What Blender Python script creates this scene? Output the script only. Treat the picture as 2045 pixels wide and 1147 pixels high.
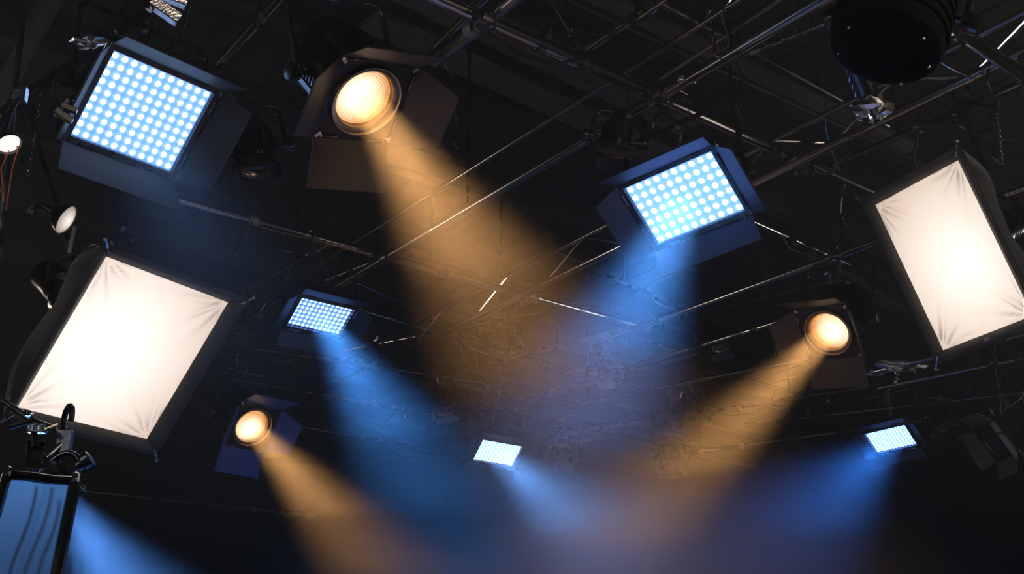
import bpy, math, random
from mathutils import Vector, Matrix
random.seed(7)
PI = math.pi
scn = bpy.context.scene
for o in list(bpy.data.objects):
    bpy.data.objects.remove(o)
COL = scn.collection

# ------------------------------------------------------------------ camera, world, exposure
FPX, CX, CY, PITCH, CAMZ = 2600.0, 1022.5, 573.5, math.atan(1000 / 2600), 1.6
cam_d = bpy.data.cameras.new('camera')
cam = bpy.data.objects.new('camera', cam_d)
COL.objects.link(cam)
cam_d.sensor_width = 36.0
cam_d.lens = 36.0 * FPX / 2045.0
cam_d.clip_end = 100
cam.location = (0, 0, CAMZ)
cam.rotation_euler = (PI / 2 + PITCH, 0, 0)
scn.camera = cam

world = bpy.data.worlds.new('world')
scn.world = world
world.use_nodes = True
world.node_tree.nodes['Background'].inputs['Color'].default_value = (0.01, 0.014, 0.025, 1)
world.node_tree.nodes['Background'].inputs['Strength'].default_value = 0.2
vs = scn.view_settings
vs.view_transform = 'Standard'
vs.look = 'None'
vs.exposure = 0.0
vs.gamma = 1.0
vs.use_curve_mapping = False
scn.cycles.volume_bounces = 0
scn.cycles.max_bounces = 4
scn.cycles.diffuse_bounces = 1
scn.cycles.glossy_bounces = 2
scn.cycles.adaptive_threshold = 0.03
scn.cycles.sample_clamp_indirect = 3.0
scn.cycles.use_denoising = True
scn.cycles.use_light_tree = False
scn.cycles.caustics_reflective = False
scn.cycles.caustics_refractive = False


def added_area_light(name, loc, aim, power, color, sx, sy):
    d = bpy.data.lights.new(name, 'AREA')
    d.shape = 'RECTANGLE'; d.size = sx; d.size_y = sy
    d.energy = power; d.color = color
    o = bpy.data.objects.new(name, d)
    COL.objects.link(o)
    o.location = loc
    o.rotation_euler = (Vector(aim) - Vector(loc)).to_track_quat('-Z', 'Y').to_euler()
    return o


# added area lights without fixtures, out of view, that put glints on the pipes
added_area_light('added_glint_light', (3.4, 2.6, 3.7), (0.8, 6.0, 5.0), 21, (1.0, 0.86, 0.72), 0.3, 0.3)
added_area_light('added_glint_light', (-3.3, 2.4, 3.8), (-0.2, 6.0, 5.0), 15, (0.80, 0.88, 1.0), 0.3, 0.3)
added_area_light('added_glint_light', (0.2, 1.2, 4.2), (0.4, 6.0, 5.0), 9, (1.0, 0.80, 0.62), 0.25, 0.25)
added_area_light('added_glint_light', (5.6, 8.0, 4.1), (1.2, 9.5, 5.0), 16, (0.9, 0.93, 1.0), 0.3, 0.3)
added_area_light('added_glint_light', (-5.4, 8.6, 4.2), (-0.5, 9.5, 5.0), 14, (1.0, 0.84, 0.70), 0.3, 0.3)
HAZE_DENSITY = 0.016


# ------------------------------------------------------------------ helpers
def ray(px, py):
    c, s = math.cos(PITCH), math.sin(PITCH)
    x, u = (px - CX) / FPX, (CY - py) / FPX
    return Vector((x, c - s * u, s + c * u))


def at(px, py, z):
    d = ray(px, py)
    return Vector((0, 0, CAMZ)) + d * ((z - CAMZ) / d.z)


def far(px, py, dist):
    return Vector((0, 0, CAMZ)) + ray(px, py).normalized() * dist


def each(n_, mats, parent, pieces, **kw):
    for p in pieces:
        p.build(n_, mats, parent, **kw)


class MB:
    def __init__(self):
        self.v = []; self.f = []; self.m = []

    def add(self, vs_, fs, M=None, mi=0):
        b = len(self.v)
        for p in vs_:
            p = Vector(p)
            self.v.append(M @ p if M is not None else p)
        for f in fs:
            self.f.append(tuple(b + i for i in f)); self.m.append(mi)
        return self

    def box(self, c, s, M=None, mi=0, taper=1.0):
        x, y, z = s[0] / 2, s[1] / 2, s[2] / 2
        k = min(x, y, z) * 0.18
        # chamfered box: three nested rectangles per side
        vs_ = []
        for zz, g in ((-z, k), (-z + k, 0), (z - k, 0), (z, k)):
            t = taper if zz > 0 else 1.0
            vs_ += [(c[0] + a * (x - g) * t, c[1] + b * (y - g) * t, c[2] + zz) for a, b in ((-1, -1), (1, -1), (1, 1), (-1, 1))]
        fs = [(3, 2, 1, 0), (12, 13, 14, 15)]
        for r in range(3):
            for i in range(4):
                j = (i + 1) % 4
                fs.append((r * 4 + i, r * 4 + j, (r + 1) * 4 + j, (r + 1) * 4 + i))
        return self.add(vs_, fs, M, mi)

    def tube(self, pts, r, n=8, M=None, mi=0, caps=True, closed=False):
        pts = [Vector(p) for p in pts]
        N = len(pts)
        rs = r if isinstance(r, (list, tuple)) else [r] * N
        vs_, fs = [], []
        prev = None
        for i, p in enumerate(pts):
            if closed:
                t = pts[(i + 1) % N] - pts[i - 1]
            else:
                t = (pts[min(i + 1, N - 1)] - pts[max(i - 1, 0)])
            t.normalize()
            if prev is None:
                a = Vector((0, 0, 1)) if abs(t.z) < 0.9 else Vector((1, 0, 0))
                a = (a - t * a.dot(t)).normalized()
            else:
                a = (prev - t * prev.dot(t)).normalized()
            prev = a
            b = t.cross(a)
            for k in range(n):
                w = 2 * PI * k / n
                vs_.append(p + (a * math.cos(w) + b * math.sin(w)) * rs[i])
        for i in range(N if closed else N - 1):
            j = (i + 1) % N
            for k in range(n):
                l = (k + 1) % n
                fs.append((i * n + k, i * n + l, j * n + l, j * n + k))
        if caps and not closed:
            fs.append(tuple(range(n - 1, -1, -1)))
            fs.append(tuple((N - 1) * n + k for k in range(n)))
        return self.add(vs_, fs, M, mi)

    def lathe(self, prof, n=32, M=None, mi=0, mis=None):
        vs_, fs = [], []
        for r, z in prof:
            for k in range(n):
                w = 2 * PI * k / n
                vs_.append((r * math.cos(w), r * math.sin(w), z))
        b = len(self.f)
        for i in range(len(prof) - 1):
            for k in range(n):
                l = (k + 1) % n
                fs.append((i * n + k, i * n + l, (i + 1) * n + l, (i + 1) * n + k))
        if prof[0][0] > 1e-6 and prof[0][0] < 0:
            pass
        self.add(vs_, fs, M, mi)
        if mis:
            for i in range(len(prof) - 1):
                for k in range(n):
                    self.m[b + i * n + k] = mis[i]
        return self

    def plate(self, poly, th, M=None, mi=0):
        # flat polygon in xy, thickness th downwards in z, thin chamfer
        n = len(poly)
        cx = sum(p[0] for p in poly) / n; cy = sum(p[1] for p in poly) / n
        vs_ = [(p[0], p[1], 0) for p in poly] + [(p[0], p[1], -th) for p in poly]
        fs = [tuple(range(n)), tuple(range(2 * n - 1, n - 1, -1))]
        for i in range(n):
            j = (i + 1) % n
            fs.append((j, i, n + i, n + j))
        return self.add(vs_, fs, M, mi)

    def build(self, name, mats, parent=None, world=False, origin=None, smooth=False):
        vs_ = self.v
        if world and parent is not None:
            inv = parent.matrix_world.inverted() if parent.parent is None else (parent.parent.matrix_world @ parent.matrix_local).inverted()
            vs_ = [inv @ p for p in vs_]
        if origin is not None:
            origin = Vector(origin)
            vs_ = [p - origin for p in vs_]
        me = bpy.data.meshes.new(name)
        me.from_pydata([tuple(p) for p in vs_], [], self.f)
        if not isinstance(mats, (list, tuple)):
            mats = [mats]
        for m in mats:
            me.materials.append(m)
        if any(self.m):
            me.polygons.foreach_set('material_index', self.m)
        if smooth:
            me.shade_smooth()
            if smooth != 'all':
                try:
                    me.set_sharp_from_angle(angle=math.radians(38))
                except Exception:
                    pass
        me.update()
        o = bpy.data.objects.new(name, me)
        COL.objects.link(o)
        if origin is not None:
            o.location = origin
        if parent is not None:
            o.parent = parent
        return o


LABELS = {}


def tag(o, label=None, cat=None, group=None, kind=None):
    if label: o['label'] = label
    if cat: o['category'] = cat
    if group: o['group'] = group
    if kind: o['kind'] = kind
    return o


def thing(name, label, cat, M, group=None):
    o = bpy.data.objects.new(name, None)
    o.empty_display_size = 0.1
    COL.objects.link(o)
    o.matrix_world = M
    bpy.context.view_layer.update()
    return tag(o, label, cat, group)


def frameM(R9, loc):
    # columns x, y, z
    M = Matrix.Identity(4)
    for c in range(3):
        for r in range(3):
            M[r][c] = R9[c][r]
    M.translation = Vector(loc)
    return M


def eul(a, b, g, loc):
    a, b, g = (math.radians(t) for t in (a, b, g))
    M = (Matrix.Rotation(g, 4, 'Z') @ Matrix.Rotation(b, 4, 'Y') @ Matrix.Rotation(a, 4, 'X'))
    M.translation = Vector(loc)
    return M


def aim(px, py, dist, img, tilt, ximg):
    """frame of a lamp seen in direction (px,py): its face leans away from the line of sight by tilt."""
    c, s = math.cos(PITCH), math.sin(PITCH)

    def cw(x, u):
        return Vector((x, -s * u, c * u))
    v = ray(px, py).normalized()
    A = cw(img[0], -img[1]); A -= v * A.dot(v); A.normalize()
    t = math.radians(tilt)
    n = -v * math.cos(t) + A * math.sin(t)
    x = cw(ximg[0], -ximg[1]); x -= n * x.dot(n); x.normalize()
    return frameM((x, n.cross(x), n), Vector((0, 0, CAMZ)) + v * dist)


def scaled(M, s):
    M = M.copy()
    c = Vector((0, 0, CAMZ))
    M.translation = c + (M.translation - c) * s
    return M


def align(z, p=(0, 0, 0)):
    q = Vector(z).normalized().to_track_quat('Z', 'Y').to_matrix().to_4x4()
    q.translation = Vector(p)
    return q


# ------------------------------------------------------------------ materials
def mat(name, col, rough=0.5, metal=0.0, var=0.25, scale=6.0, bump=0.0, bscale=40.0, emis=None, estr=0.0, spec=0.5, rvar=0.15, sheen=0.0, stretch=None):
    m = bpy.data.materials.new(name)
    m.use_nodes = True
    nt = m.node_tree; N = nt.nodes; L = nt.links
    b = N['Principled BSDF']
    tc = N.new('ShaderNodeTexCoord')
    src = tc.outputs['Object']
    if stretch:
        mp = N.new('ShaderNodeMapping'); mp.inputs['Scale'].default_value = stretch
        L.new(src, mp.inputs['Vector']); src = mp.outputs['Vector']
    nz = N.new('ShaderNodeTexNoise'); nz.inputs['Scale'].default_value = scale; nz.inputs['Detail'].default_value = 5
    L.new(src, nz.inputs['Vector'])
    rp = N.new('ShaderNodeValToRGB')
    rp.color_ramp.elements[0].position = 0.32; rp.color_ramp.elements[1].position = 0.7
    rp.color_ramp.elements[0].color = tuple(c * (1 - var) for c in col[:3]) + (1,)
    rp.color_ramp.elements[1].color = tuple(min(1, c * (1 + var)) for c in col[:3]) + (1,)
    L.new(nz.outputs['Fac'], rp.inputs['Fac'])
    L.new(rp.outputs['Color'], b.inputs['Base Color'])
    mr = N.new('ShaderNodeMapRange')
    mr.inputs['To Min'].default_value = max(0.02, rough - rvar); mr.inputs['To Max'].default_value = min(1, rough + rvar)
    L.new(nz.outputs['Fac'], mr.inputs['Value'])
    L.new(mr.outputs['Result'], b.inputs['Roughness'])
    b.inputs['Metallic'].default_value = metal
    b.inputs['Specular IOR Level'].default_value = spec
    if sheen:
        b.inputs['Sheen Weight'].default_value = sheen
    if bump:
        n2 = N.new('ShaderNodeTexNoise'); n2.inputs['Scale'].default_value = bscale; n2.inputs['Detail'].default_value = 3
        L.new(src, n2.inputs['Vector'])
        bp = N.new('ShaderNodeBump'); bp.inputs['Strength'].default_value = bump; bp.inputs['Distance'].default_value = 0.01
        L.new(n2.outputs['Fac'], bp.inputs['Height']); L.new(bp.outputs['Normal'], b.inputs['Normal'])
    if emis:
        b.inputs['Emission Color'].default_value = tuple(emis) + (1,)
        b.inputs['Emission Strength'].default_value = estr
    return m


def emit_radial(name, c_in, c_out, rad, power=1.6, off=(0, 0), ring=0.0, ringfreq=0.0, facing=0.0):
    """lit diffuser or lens: brightest where the lamp behind it stands (off), less towards the rim.
    facing > 0: the cloth passes less light where a fold turns it away from the lamp behind."""
    m = bpy.data.materials.new(name)
    m.use_nodes = True
    nt = m.node_tree; N = nt.nodes; L = nt.links
    b = N['Principled BSDF']
    b.inputs['Base Color'].default_value = (0.5, 0.5, 0.5, 1)
    b.inputs['Roughness'].default_value = 0.4
    tc = N.new('ShaderNodeTexCoord')
    mp = N.new('ShaderNodeMapping'); mp.inputs['Location'].default_value = (-off[0], -off[1], 0); mp.inputs['Scale'].default_value = (1, 1, 0)
    L.new(tc.outputs['Object'], mp.inputs['Vector'])
    ln = N.new('ShaderNodeVectorMath'); ln.operation = 'LENGTH'
    L.new(mp.outputs['Vector'], ln.inputs[0])
    dv = N.new('ShaderNodeMath'); dv.operation = 'DIVIDE'; dv.inputs[1].default_value = rad; dv.use_clamp = True
    L.new(ln.outputs['Value'], dv.inputs[0])
    pw = N.new('ShaderNodeMath'); pw.operation = 'POWER'; pw.inputs[1].default_value = power
    L.new(dv.outputs[0], pw.inputs[0])
    mx = N.new('ShaderNodeMix'); mx.data_type = 'RGBA'
    L.new(pw.outputs[0], mx.inputs[0])
    mx.inputs[6].default_value = tuple(c_in) + (1,)
    mx.inputs[7].default_value = tuple(c_out) + (1,)
    L.new(mx.outputs[2], b.inputs['Emission Color'])
    strength = None
    if facing:
        geo = N.new('ShaderNodeNewGeometry')
        vt = N.new('ShaderNodeVectorTransform'); vt.vector_type = 'NORMAL'; vt.convert_from = 'WORLD'; vt.convert_to = 'OBJECT'
        L.new(geo.outputs['Normal'], vt.inputs[0])
        sp = N.new('ShaderNodeSeparateXYZ'); L.new(vt.outputs[0], sp.inputs[0])
        ab = N.new('ShaderNodeMath'); ab.operation = 'ABSOLUTE'; L.new(sp.outputs['Z'], ab.inputs[0])
        p2 = N.new('ShaderNodeMath'); p2.operation = 'POWER'; p2.inputs[1].default_value = facing
        L.new(ab.outputs[0], p2.inputs[0]); strength = p2.outputs[0]
    if ring:
        # prismatic glass: rings and radial stipple of the pressed lens
        wv = N.new('ShaderNodeTexNoise'); wv.inputs['Scale'].default_value = ringfreq; wv.inputs['Detail'].default_value = 1
        cv = N.new('ShaderNodeSeparateXYZ'); L.new(tc.outputs['Object'], cv.inputs[0])
        at2 = N.new('ShaderNodeMath'); at2.operation = 'ARCTAN2'
        L.new(cv.outputs['Y'], at2.inputs[0]); L.new(cv.outputs['X'], at2.inputs[1])
        l2 = N.new('ShaderNodeVectorMath'); l2.operation = 'LENGTH'; L.new(tc.outputs['Object'], l2.inputs[0])
        k1 = N.new('ShaderNodeMath'); k1.operation = 'MULTIPLY'; k1.inputs[1].default_value = 6.0; L.new(at2.outputs[0], k1.inputs[0])
        s1 = N.new('ShaderNodeMath'); s1.operation = 'MULTIPLY'; s1.inputs[1].default_value = ringfreq * 10; L.new(l2.outputs['Value'], s1.inputs[0])
        s2 = N.new('ShaderNodeMath'); s2.operation = 'SINE'; L.new(s1.outputs[0], s2.inputs[0])
        k2 = N.new('ShaderNodeMath'); k2.operation = 'MULTIPLY'; k2.inputs[1].default_value = 9.0; L.new(k1.outputs[0], k2.inputs[0])
        k3 = N.new('ShaderNodeMath'); k3.operation = 'SINE'; L.new(k2.outputs[0], k3.inputs[0])
        ad = N.new('ShaderNodeMath'); ad.operation = 'MULTIPLY_ADD'; ad.inputs[1].default_value = 0.45
        L.new(k3.outputs[0], ad.inputs[0]); L.new(s2.outputs[0], ad.inputs[2])
        ma = N.new('ShaderNodeMath'); ma.operation = 'MULTIPLY_ADD'; ma.inputs[1].default_value = ring; ma.inputs[2].default_value = 1.0
        L.new(ad.outputs[0], ma.inputs[0]); strength = ma.outputs[0]
    if strength is not None:
        L.new(strength, b.inputs['Emission Strength'])
    else:
        b.inputs['Emission Strength'].default_value = 1.0
    return m


BLK = mat('black_enamel', (0.016, 0.016, 0.017), 0.22, 0.0, spec=1.0, rvar=0.08, bump=0.15, bscale=90)
BLKM = mat('black_worn_metal', (0.075, 0.07, 0.066), 0.28, 0.8, var=0.5, scale=14, bump=0.1)
FLAPD = mat('barn_door_matt_black', (0.012, 0.012, 0.014), 0.6, 0.0, var=0.12, scale=8, rvar=0.08)
FLAP = mat('barn_door_black_paint', (0.05, 0.047, 0.045), 0.6, 0.0, var=0.12, scale=8, rvar=0.08)
STEEL = mat('dull_steel_pipe', (0.58, 0.55, 0.53), 0.18, 1.0, var=0.15, scale=2, bump=0.03, bscale=60, rvar=0.05)
DSTEEL = mat('dark_steel_pipe', (0.17, 0.16, 0.16), 0.28, 0.95, var=0.25, scale=3, bump=0.08)
CHROME = mat('worn_chrome', (0.62, 0.62, 0.64), 0.2, 1.0, var=0.25, scale=30, bump=0.2, bscale=120)
BRASS = mat('scuffed_brass', (0.6, 0.42, 0.2), 0.3, 1.0, var=0.4, scale=30)
RUBBER = mat('black_cable_rubber', (0.014, 0.014, 0.015), 0.42, 0.0)
FABRIC = mat('black_nylon', (0.045, 0.042, 0.040), 0.6, 0.0, var=0.2, bump=0.25, bscale=14, sheen=0.3)
LIP = mat('black_lip_cloth', (0.075, 0.066, 0.060), 0.65, 0.0, var=0.2, bump=0.3, bscale=12, sheen=0.2)
CEIL = mat('ceiling_dark_board', (0.007, 0.0065, 0.0065), 0.8, 0.0, var=0.35, scale=3, bump=0.4, bscale=25)
JOIST = mat('ceiling_joist_paint', (0.016, 0.015, 0.0145), 0.6, 0.0, var=0.3, scale=4)
WALL = mat('dark_drape_wall', (0.004, 0.005, 0.008), 0.85, 0.0, var=0.2, scale=2)
FLOOR = mat('studio_floor_paint', (0.018, 0.018, 0.02), 0.55, 0.0, var=0.2, scale=2)
FOIL = mat('crumpled_foil', (0.72, 0.70, 0.68), 0.3, 1.0, var=0.1, bump=0.5, bscale=18)
BATTEN = mat('grey_brown_batten', (0.07, 0.058, 0.048), 0.7, var=0.5, scale=3, bump=0.3, bscale=20, stretch=(1, 8, 8))
BLUELIT_FLAP = mat('barn_door_blue_light_tint', (0.016, 0.075, 0.50), 0.5, var=0.12)  # blue light on the far left spotlight's doors, put into the base colour
WHITE = mat('white_enamel', (0.75, 0.75, 0.75), 0.4)
ORANGE = mat('orange_wire', (0.6, 0.12, 0.03), 0.5)
BLUEPL = mat('blue_grey_cover', (0.16, 0.2, 0.27), 0.4)

# ------------------------------------------------------------------ room
H = 4.9
ADIR = Vector((-0.588, 0.809, 0))
BDIR = Vector((0.785, 0.62, 0))


def slab(name, lo, hi, m, kind='structure'):
    mb = MB()
    c = [(a + b) / 2 for a, b in zip(lo, hi)]
    mb.box((0, 0, 0), [b - a for a, b in zip(lo, hi)])
    o = mb.build(name, m); o.location = c
    return tag(o, kind=kind)


slab('floor', (-13, -7, -0.2), (13, 21, 0), FLOOR)
ceiling = slab('ceiling', (-13, -7, 6.6), (13, 21, 6.8), CEIL)
slab('wall_back', (-13, 20.8, 0), (13, 21, 6.6), WALL)
slab('wall_front', (-13, -7, 0), (13, -6.8, 6.6), WALL)
slab('wall_left', (-13, -6.8, 0), (-12.8, 20.8, 6.6), WALL)
slab('wall_right', (12.8, -6.8, 0), (13, 20.8, 6.6), WALL)
# joists run with the B pipes; boards between them run across
jm = MB(); jm.box((0, 0, 0), (22, 0.14, 0.26)); jmesh = None
bq = BDIR.to_track_quat('X', 'Z').to_euler()
bang = math.atan2(BDIR.y, BDIR.x)
for k in range(-4, 9):
    if jmesh is None:
        j = jm.build('joist', JOIST, ceiling); jmesh = j.data
    else:
        j = bpy.data.objects.new('joist', jmesh); COL.objects.link(j); j.parent = ceiling
    c = Vector((0, 7, 0)) + ADIR * (k * 1.35)
    j.location = (c.x, c.y - 7, -0.215); j.rotation_euler = (0, 0, bang)
pm = MB(); pm.box((0, 0, 0), (0.29, 9, 0.03)); pmesh = None
for k in range(-22, 26):
    if pmesh is None:
        j = pm.build('board', CEIL, ceiling); pmesh = j.data
    else:
        j = bpy.data.objects.new('board', pmesh); COL.objects.link(j); j.parent = ceiling
    c = Vector((0, 1.5, 0)) + BDIR * (k * 0.31)
    j.location = (c.x, c.y, -0.113 - random.random() * 0.012); j.rotation_euler = (0, 0, bang)

# smoke haze: stacked layers, thinner downwards, shaped so the beams fade lower down
LAYERS = ((3.45, 6.3, 1.0), (3.0, 3.45, 0.55), (2.2, 3.0, 0.26))
mb = MB(); hms = []
for li, (z0, z1, f) in enumerate(LAYERS):
    hm = bpy.data.materials.new('stage_haze')
    hm.use_nodes = True
    nt = hm.node_tree
    nt.nodes.remove(nt.nodes['Principled BSDF'])
    sc = nt.nodes.new('ShaderNodeVolumeScatter')
    sc.inputs['Color'].default_value = (0.88, 0.94, 1.0, 1)
    sc.inputs['Density'].default_value = HAZE_DENSITY * f
    sc.inputs['Anisotropy'].default_value = 0.0
    nt.links.new(sc.outputs[0], nt.nodes['Material Output'].inputs['Volume'])
    hms.append(hm)
    mb.add([(x, y, z) for z in (z0 + .0005, z1 - .0005) for y in (-6.7, 20.7) for x in (-12.7, 12.7)],
           [(0, 2, 3, 1), (4, 5, 7, 6), (0, 1, 5, 4), (2, 6, 7, 3), (0, 4, 6, 2), (1, 3, 7, 5)], mi=li)
hz = mb.build('stage_haze', hms)
tag(hz, 'thin smoke haze that shows the lamp beams', 'haze', kind='stuff')

# ------------------------------------------------------------------ pipes and ladder trusses


PIPES = []
rp = random.Random(21)
PALE_TAPE = mat('grey_tape', (0.25, 0.24, 0.23), 0.5)


def pipe(p, q, r, m, name, label, group=None, e=(0, 0), rods=False):
    """a steel tube between two points, run on past them by e metres at either end"""
    p, q = Vector(p), Vector(q)
    d = (q - p).normalized()
    p = p - d * e[0]; q = q + d * e[1]
    mid = (p + q) / 2
    t = thing(name, label, 'pipe', align(d, mid), group)
    Lh = (q - p).length / 2
    PIPES.append((p, q, label))
    if rods:
        for f in (0.22, 0.78):
            a = p.lerp(q, f)
            MB().tube([a, Vector((a.x, a.y, 6.352))], 0.006, 6).build('drop_rod', RUBBER, t, world=True, smooth=True)
    n = max(2, int(Lh * 2 / 2.4))
    MB().tube([(0, 0, -Lh), (0, 0, Lh)], r, 20).build('tube', m, t, smooth=True)
    for i in range(1, n):
        zc = -Lh + 2 * Lh * i / n
        s = MB()
        s.lathe([(r, -0.05), (r * 1.14, -0.048), (r * 1.14, 0.048), (r, 0.05)], 20, Matrix.Translation((0, 0, zc)))
        s.build('joint_sleeve', DSTEEL, t, smooth=True)
    for i in range(rp.choice((1, 2, 2, 3))):
        zc = rp.uniform(-.75, .75) * Lh
        c = MB(); Rr = Matrix.Translation((0, 0, zc)) @ Matrix.Rotation(rp.uniform(0, 6), 4, 'Z')
        c.lathe([(r * 1.02, -0.022), (r * 1.35, -0.02), (r * 1.35, 0.02), (r * 1.02, 0.022)], 14, Rr)
        c.box((r * 1.7, 0, 0), (0.03, 0.05, 0.04), Rr)
        c.build('half_clamp', rp.choice((CHROME, DSTEEL, BLKM)), t, smooth=True)
        MB().tube([Rr @ Vector((r * 1.5, 0.0, 0)), Rr @ Vector((r * 1.5 + .045, 0, 0.01))], 0.006, 6).build('clamp_bolt', CHROME, t)
    for i in range(rp.choice((0, 1, 2))):
        zc = rp.uniform(-.8, .8) * Lh
        MB().lathe([(r * 1.01, -0.03), (r * 1.05, -0.028), (r * 1.05, 0.028), (r * 1.01, 0.03)], 14, Matrix.Translation((0, 0, zc))).build('tape_wrap', rp.choice((RUBBER, PALE_TAPE)), t, smooth=True)
    return t


def project(P):
    d = Vector(P) - Vector((0, 0, CAMZ))
    c, s_ = math.cos(PITCH), math.sin(PITCH)
    f = d.y * c + d.z * s_
    if f < .3: return (1e6, 1e6)
    return (CX + FPX * d.x / f, CY - FPX * (-d.y * s_ + d.z * c) / f)


def snap(px, py, ymin=None):
    """the point of the grid nearest to a line of sight"""
    best = None
    for (p, q, lab) in PIPES:
        for i in range(121):
            a = p.lerp(q, i / 120)
            u, v = project(a)
            e = math.hypot(u - px, v - py)
            if best is None or e < best[0]: best = (e, a)
    return best[1].copy()


def ladder(p, q, rise, r1, r2, m, name, label, e=(0, 0), step=0.34, brace=0.011, kind='zig'):
    p, q = Vector(p), Vector(q)
    d = (q - p).normalized()
    p = p - d * e[0]; q = q + d * e[1]
    PIPES.append((p, q, label))
    mid = (p + q) / 2
    x = d; z = Vector((0, 0, 1)); y = z.cross(x)
    t = thing(name, label, 'truss', frameM((x, y, z), mid))
    Lh = (q - p).length / 2
    MB().tube([(-Lh, 0, 0), (Lh, 0, 0)], r1, 20).build('chord', m, t, smooth=True)
    MB().tube([(-Lh, 0, rise), (Lh, 0, rise)], r2, 14).build('chord', m, t, smooth=True)
    n = min(60, int(2 * Lh / step))
    mesh = {}
    for i in range(n):
        x0 = -Lh + 2 * Lh * i / n; dx = 2 * Lh / n
        up = i % 2 == 0
        if up not in mesh:
            b = MB().tube([(0, 0, 0 if up else rise), (dx if kind == 'zig' else 0, 0, rise if up else 0)], brace, 8).build('brace', m, t, smooth=True)
            mesh[up] = b.data
        else:
            b = bpy.data.objects.new('brace', mesh[up]); COL.objects.link(b); b.parent = t
        b.location = (x0, 0, 0)
    return t


A1 = (at(1640, 0, H), at(775, 513, H))
ladder(A1[0], A1[1], 0.26, 0.030, 0.014, STEEL, 'ladder_truss', 'long steel ladder truss from the small blue panel to the top edge', e=(2.5, 2.0), step=0.6, brace=0.008, kind='rung')
A2 = (at(1981, 134, H), at(753, 729, H))
ladder(A2[0], A2[1], 0.20, 0.028, 0.018, STEEL, 'ladder_truss', 'steel ladder truss crossing behind the upper blue panel with diagonal braces', e=(2.5, 1.6), step=0.42)
HB = H + 0.062
B1 = (at(880, 0, HB), at(1760, 392, HB)); B2 = (at(355, 400, HB), at(1056, 592, HB)); B3 = (at(1479, 432, HB), at(1650, 509, HB)); B5 = (at(499, 695, H), at(758, 734, H))
pipe(*B1, 0.033, STEEL, 'grid_pipe', 'thick dark steel pipe from the top centre down to the right softbox', e=(2, 0.6))
pipe(*B2, 0.028, STEEL, 'grid_pipe', 'steel pipe running below the large blue panel to the middle of the grid', e=(0.02, 1.2))
pipe(*B3, 0.022, STEEL, 'grid_pipe', 'short thin pipe sloping down from the upper blue panel to the right spotlight clamp', e=(0.3, 0.3))
pipe(at(440, 125, H + .1), at(545, 8, H + .1), 0.030, STEEL, 'grid_pipe', 'scuffed steel pipe between the large blue panel and the large spotlight', e=(0.0, 1.5), rods=True)
pipe(at(865, 120, H + .05), at(1030, -8, H + .05), 0.040, STEEL, 'grid_pipe', 'bright thick pipe above the black top door of the large spotlight', e=(0.0, 1.5), rods=True)
pipe(at(872, 92, H + .22), at(925, 40, H + .22), 0.022, STEEL, 'grid_pipe', 'short bright tube just behind the thick pipe by the large spotlight', e=(0.0, 1.2), rods=True)
pipe(at(1870, 35, H - .1), at(2045, 150, H - .1), 0.034, STEEL, 'grid_pipe', 'dark pipe leaving the big unlit drum lamp at the upper right corner', e=(0.5, 1.5), rods=True)
pipe(at(1098, -5, H + .35), at(1155, 95, H + .35), 0.012, STEEL, 'thin_rod', 'thin steel rod slanting down onto the thick dark pipe at top centre', e=(0.4, 0.0), rods=True)
pipe(at(1170, 96, H + .3), at(1320, -6, H + .3), 0.017, STEEL, 'grid_pipe', 'upper tube of the bright double pipe at the top centre', e=(0.1, 1.6), rods=True)
pipe(at(1185, 97, H + .22), at(1322, 4, H + .22), 0.010, STEEL, 'grid_pipe', 'lower thinner tube of the bright double pipe at the top centre', e=(0.0, 1.6), rods=True)
pipe(at(1390, 110, H + .45), at(1560, -4, H + .45), 0.014, STEEL, 'grid_pipe', 'thin bright tube above the long truss near the top edge', e=(0.3, 1.6), rods=True)
pipe(at(1330, 10, H + .6), at(1440, 70, H + .6), 0.03, DSTEEL, 'grid_pipe', 'dark upper tube under the ceiling boards at top right of centre', e=(1.2, 1.6), rods=True)
pipe(at(1396, 148, H + .3), at(1655, 45, H + .3), 0.012, DSTEEL, 'grid_pipe', 'thin dark tube sagging below the long truss toward the drum lamp', e=(0.0, 0.4), rods=True)
pipe(at(1869, 240, H + .1), at(1972, 195, H + .1), 0.018, DSTEEL, 'grid_pipe', 'thin dark pipe above the right softbox', e=(0.8, 1.4), rods=True)
pipe(at(1427, 600, H), at(1606, 535, H), 0.022, STEEL, 'grid_pipe', 'pipe behind the left side of the right spotlight clamp', e=(1.3, 2.4))
pipe(at(1500, 660, H), at(1575, 637, H), 0.024, STEEL, 'grid_pipe', 'pipe passing behind the lit doors of the right spotlight', e=(1.2, 0.6))
pipe(at(1321, 726, H), at(1070, 796, H), 0.026, STEEL, 'grid_pipe', 'pipe ending above the middle far panel in the blue haze', e=(0.4, 1.5), rods=True)
pipe(at(1840, 758, H), at(1981, 728.5, H), 0.030, STEEL, 'grid_pipe', 'bright pipe below the right softbox above the right far panel', e=(0.4, 1.5), rods=True)
pipe(at(1740, 745, H), at(2045, 668, H), 0.030, STEEL, 'grid_pipe', 'glinting pipe close under the bottom corner of the right softbox', e=(0.5, 1.5), rods=True)
pipe(at(499, 695, H), at(758, 734, H), 0.016, DSTEEL, 'grid_pipe', 'thin pipe holding the left far spotlight', e=(1.5, 1.0))
pipe(at(913, 767, H), at(965, 781, H), 0.030, STEEL, 'grid_pipe', 'short bright pipe end over the middle far panel', e=(0.0, 0.5))
pipe(at(1010, 793, H), at(1100, 812, H), 0.016, STEEL, 'grid_pipe', 'thin bright tube just right of the clamp over the middle far panel', e=(0.1, 0.4))
pipe(at(500, 620, H + .3), at(690, 545, H + .3), 0.016, DSTEEL, 'grid_pipe', 'dim tube behind the small blue panel', e=(1.0, 0.5), rods=True)
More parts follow.
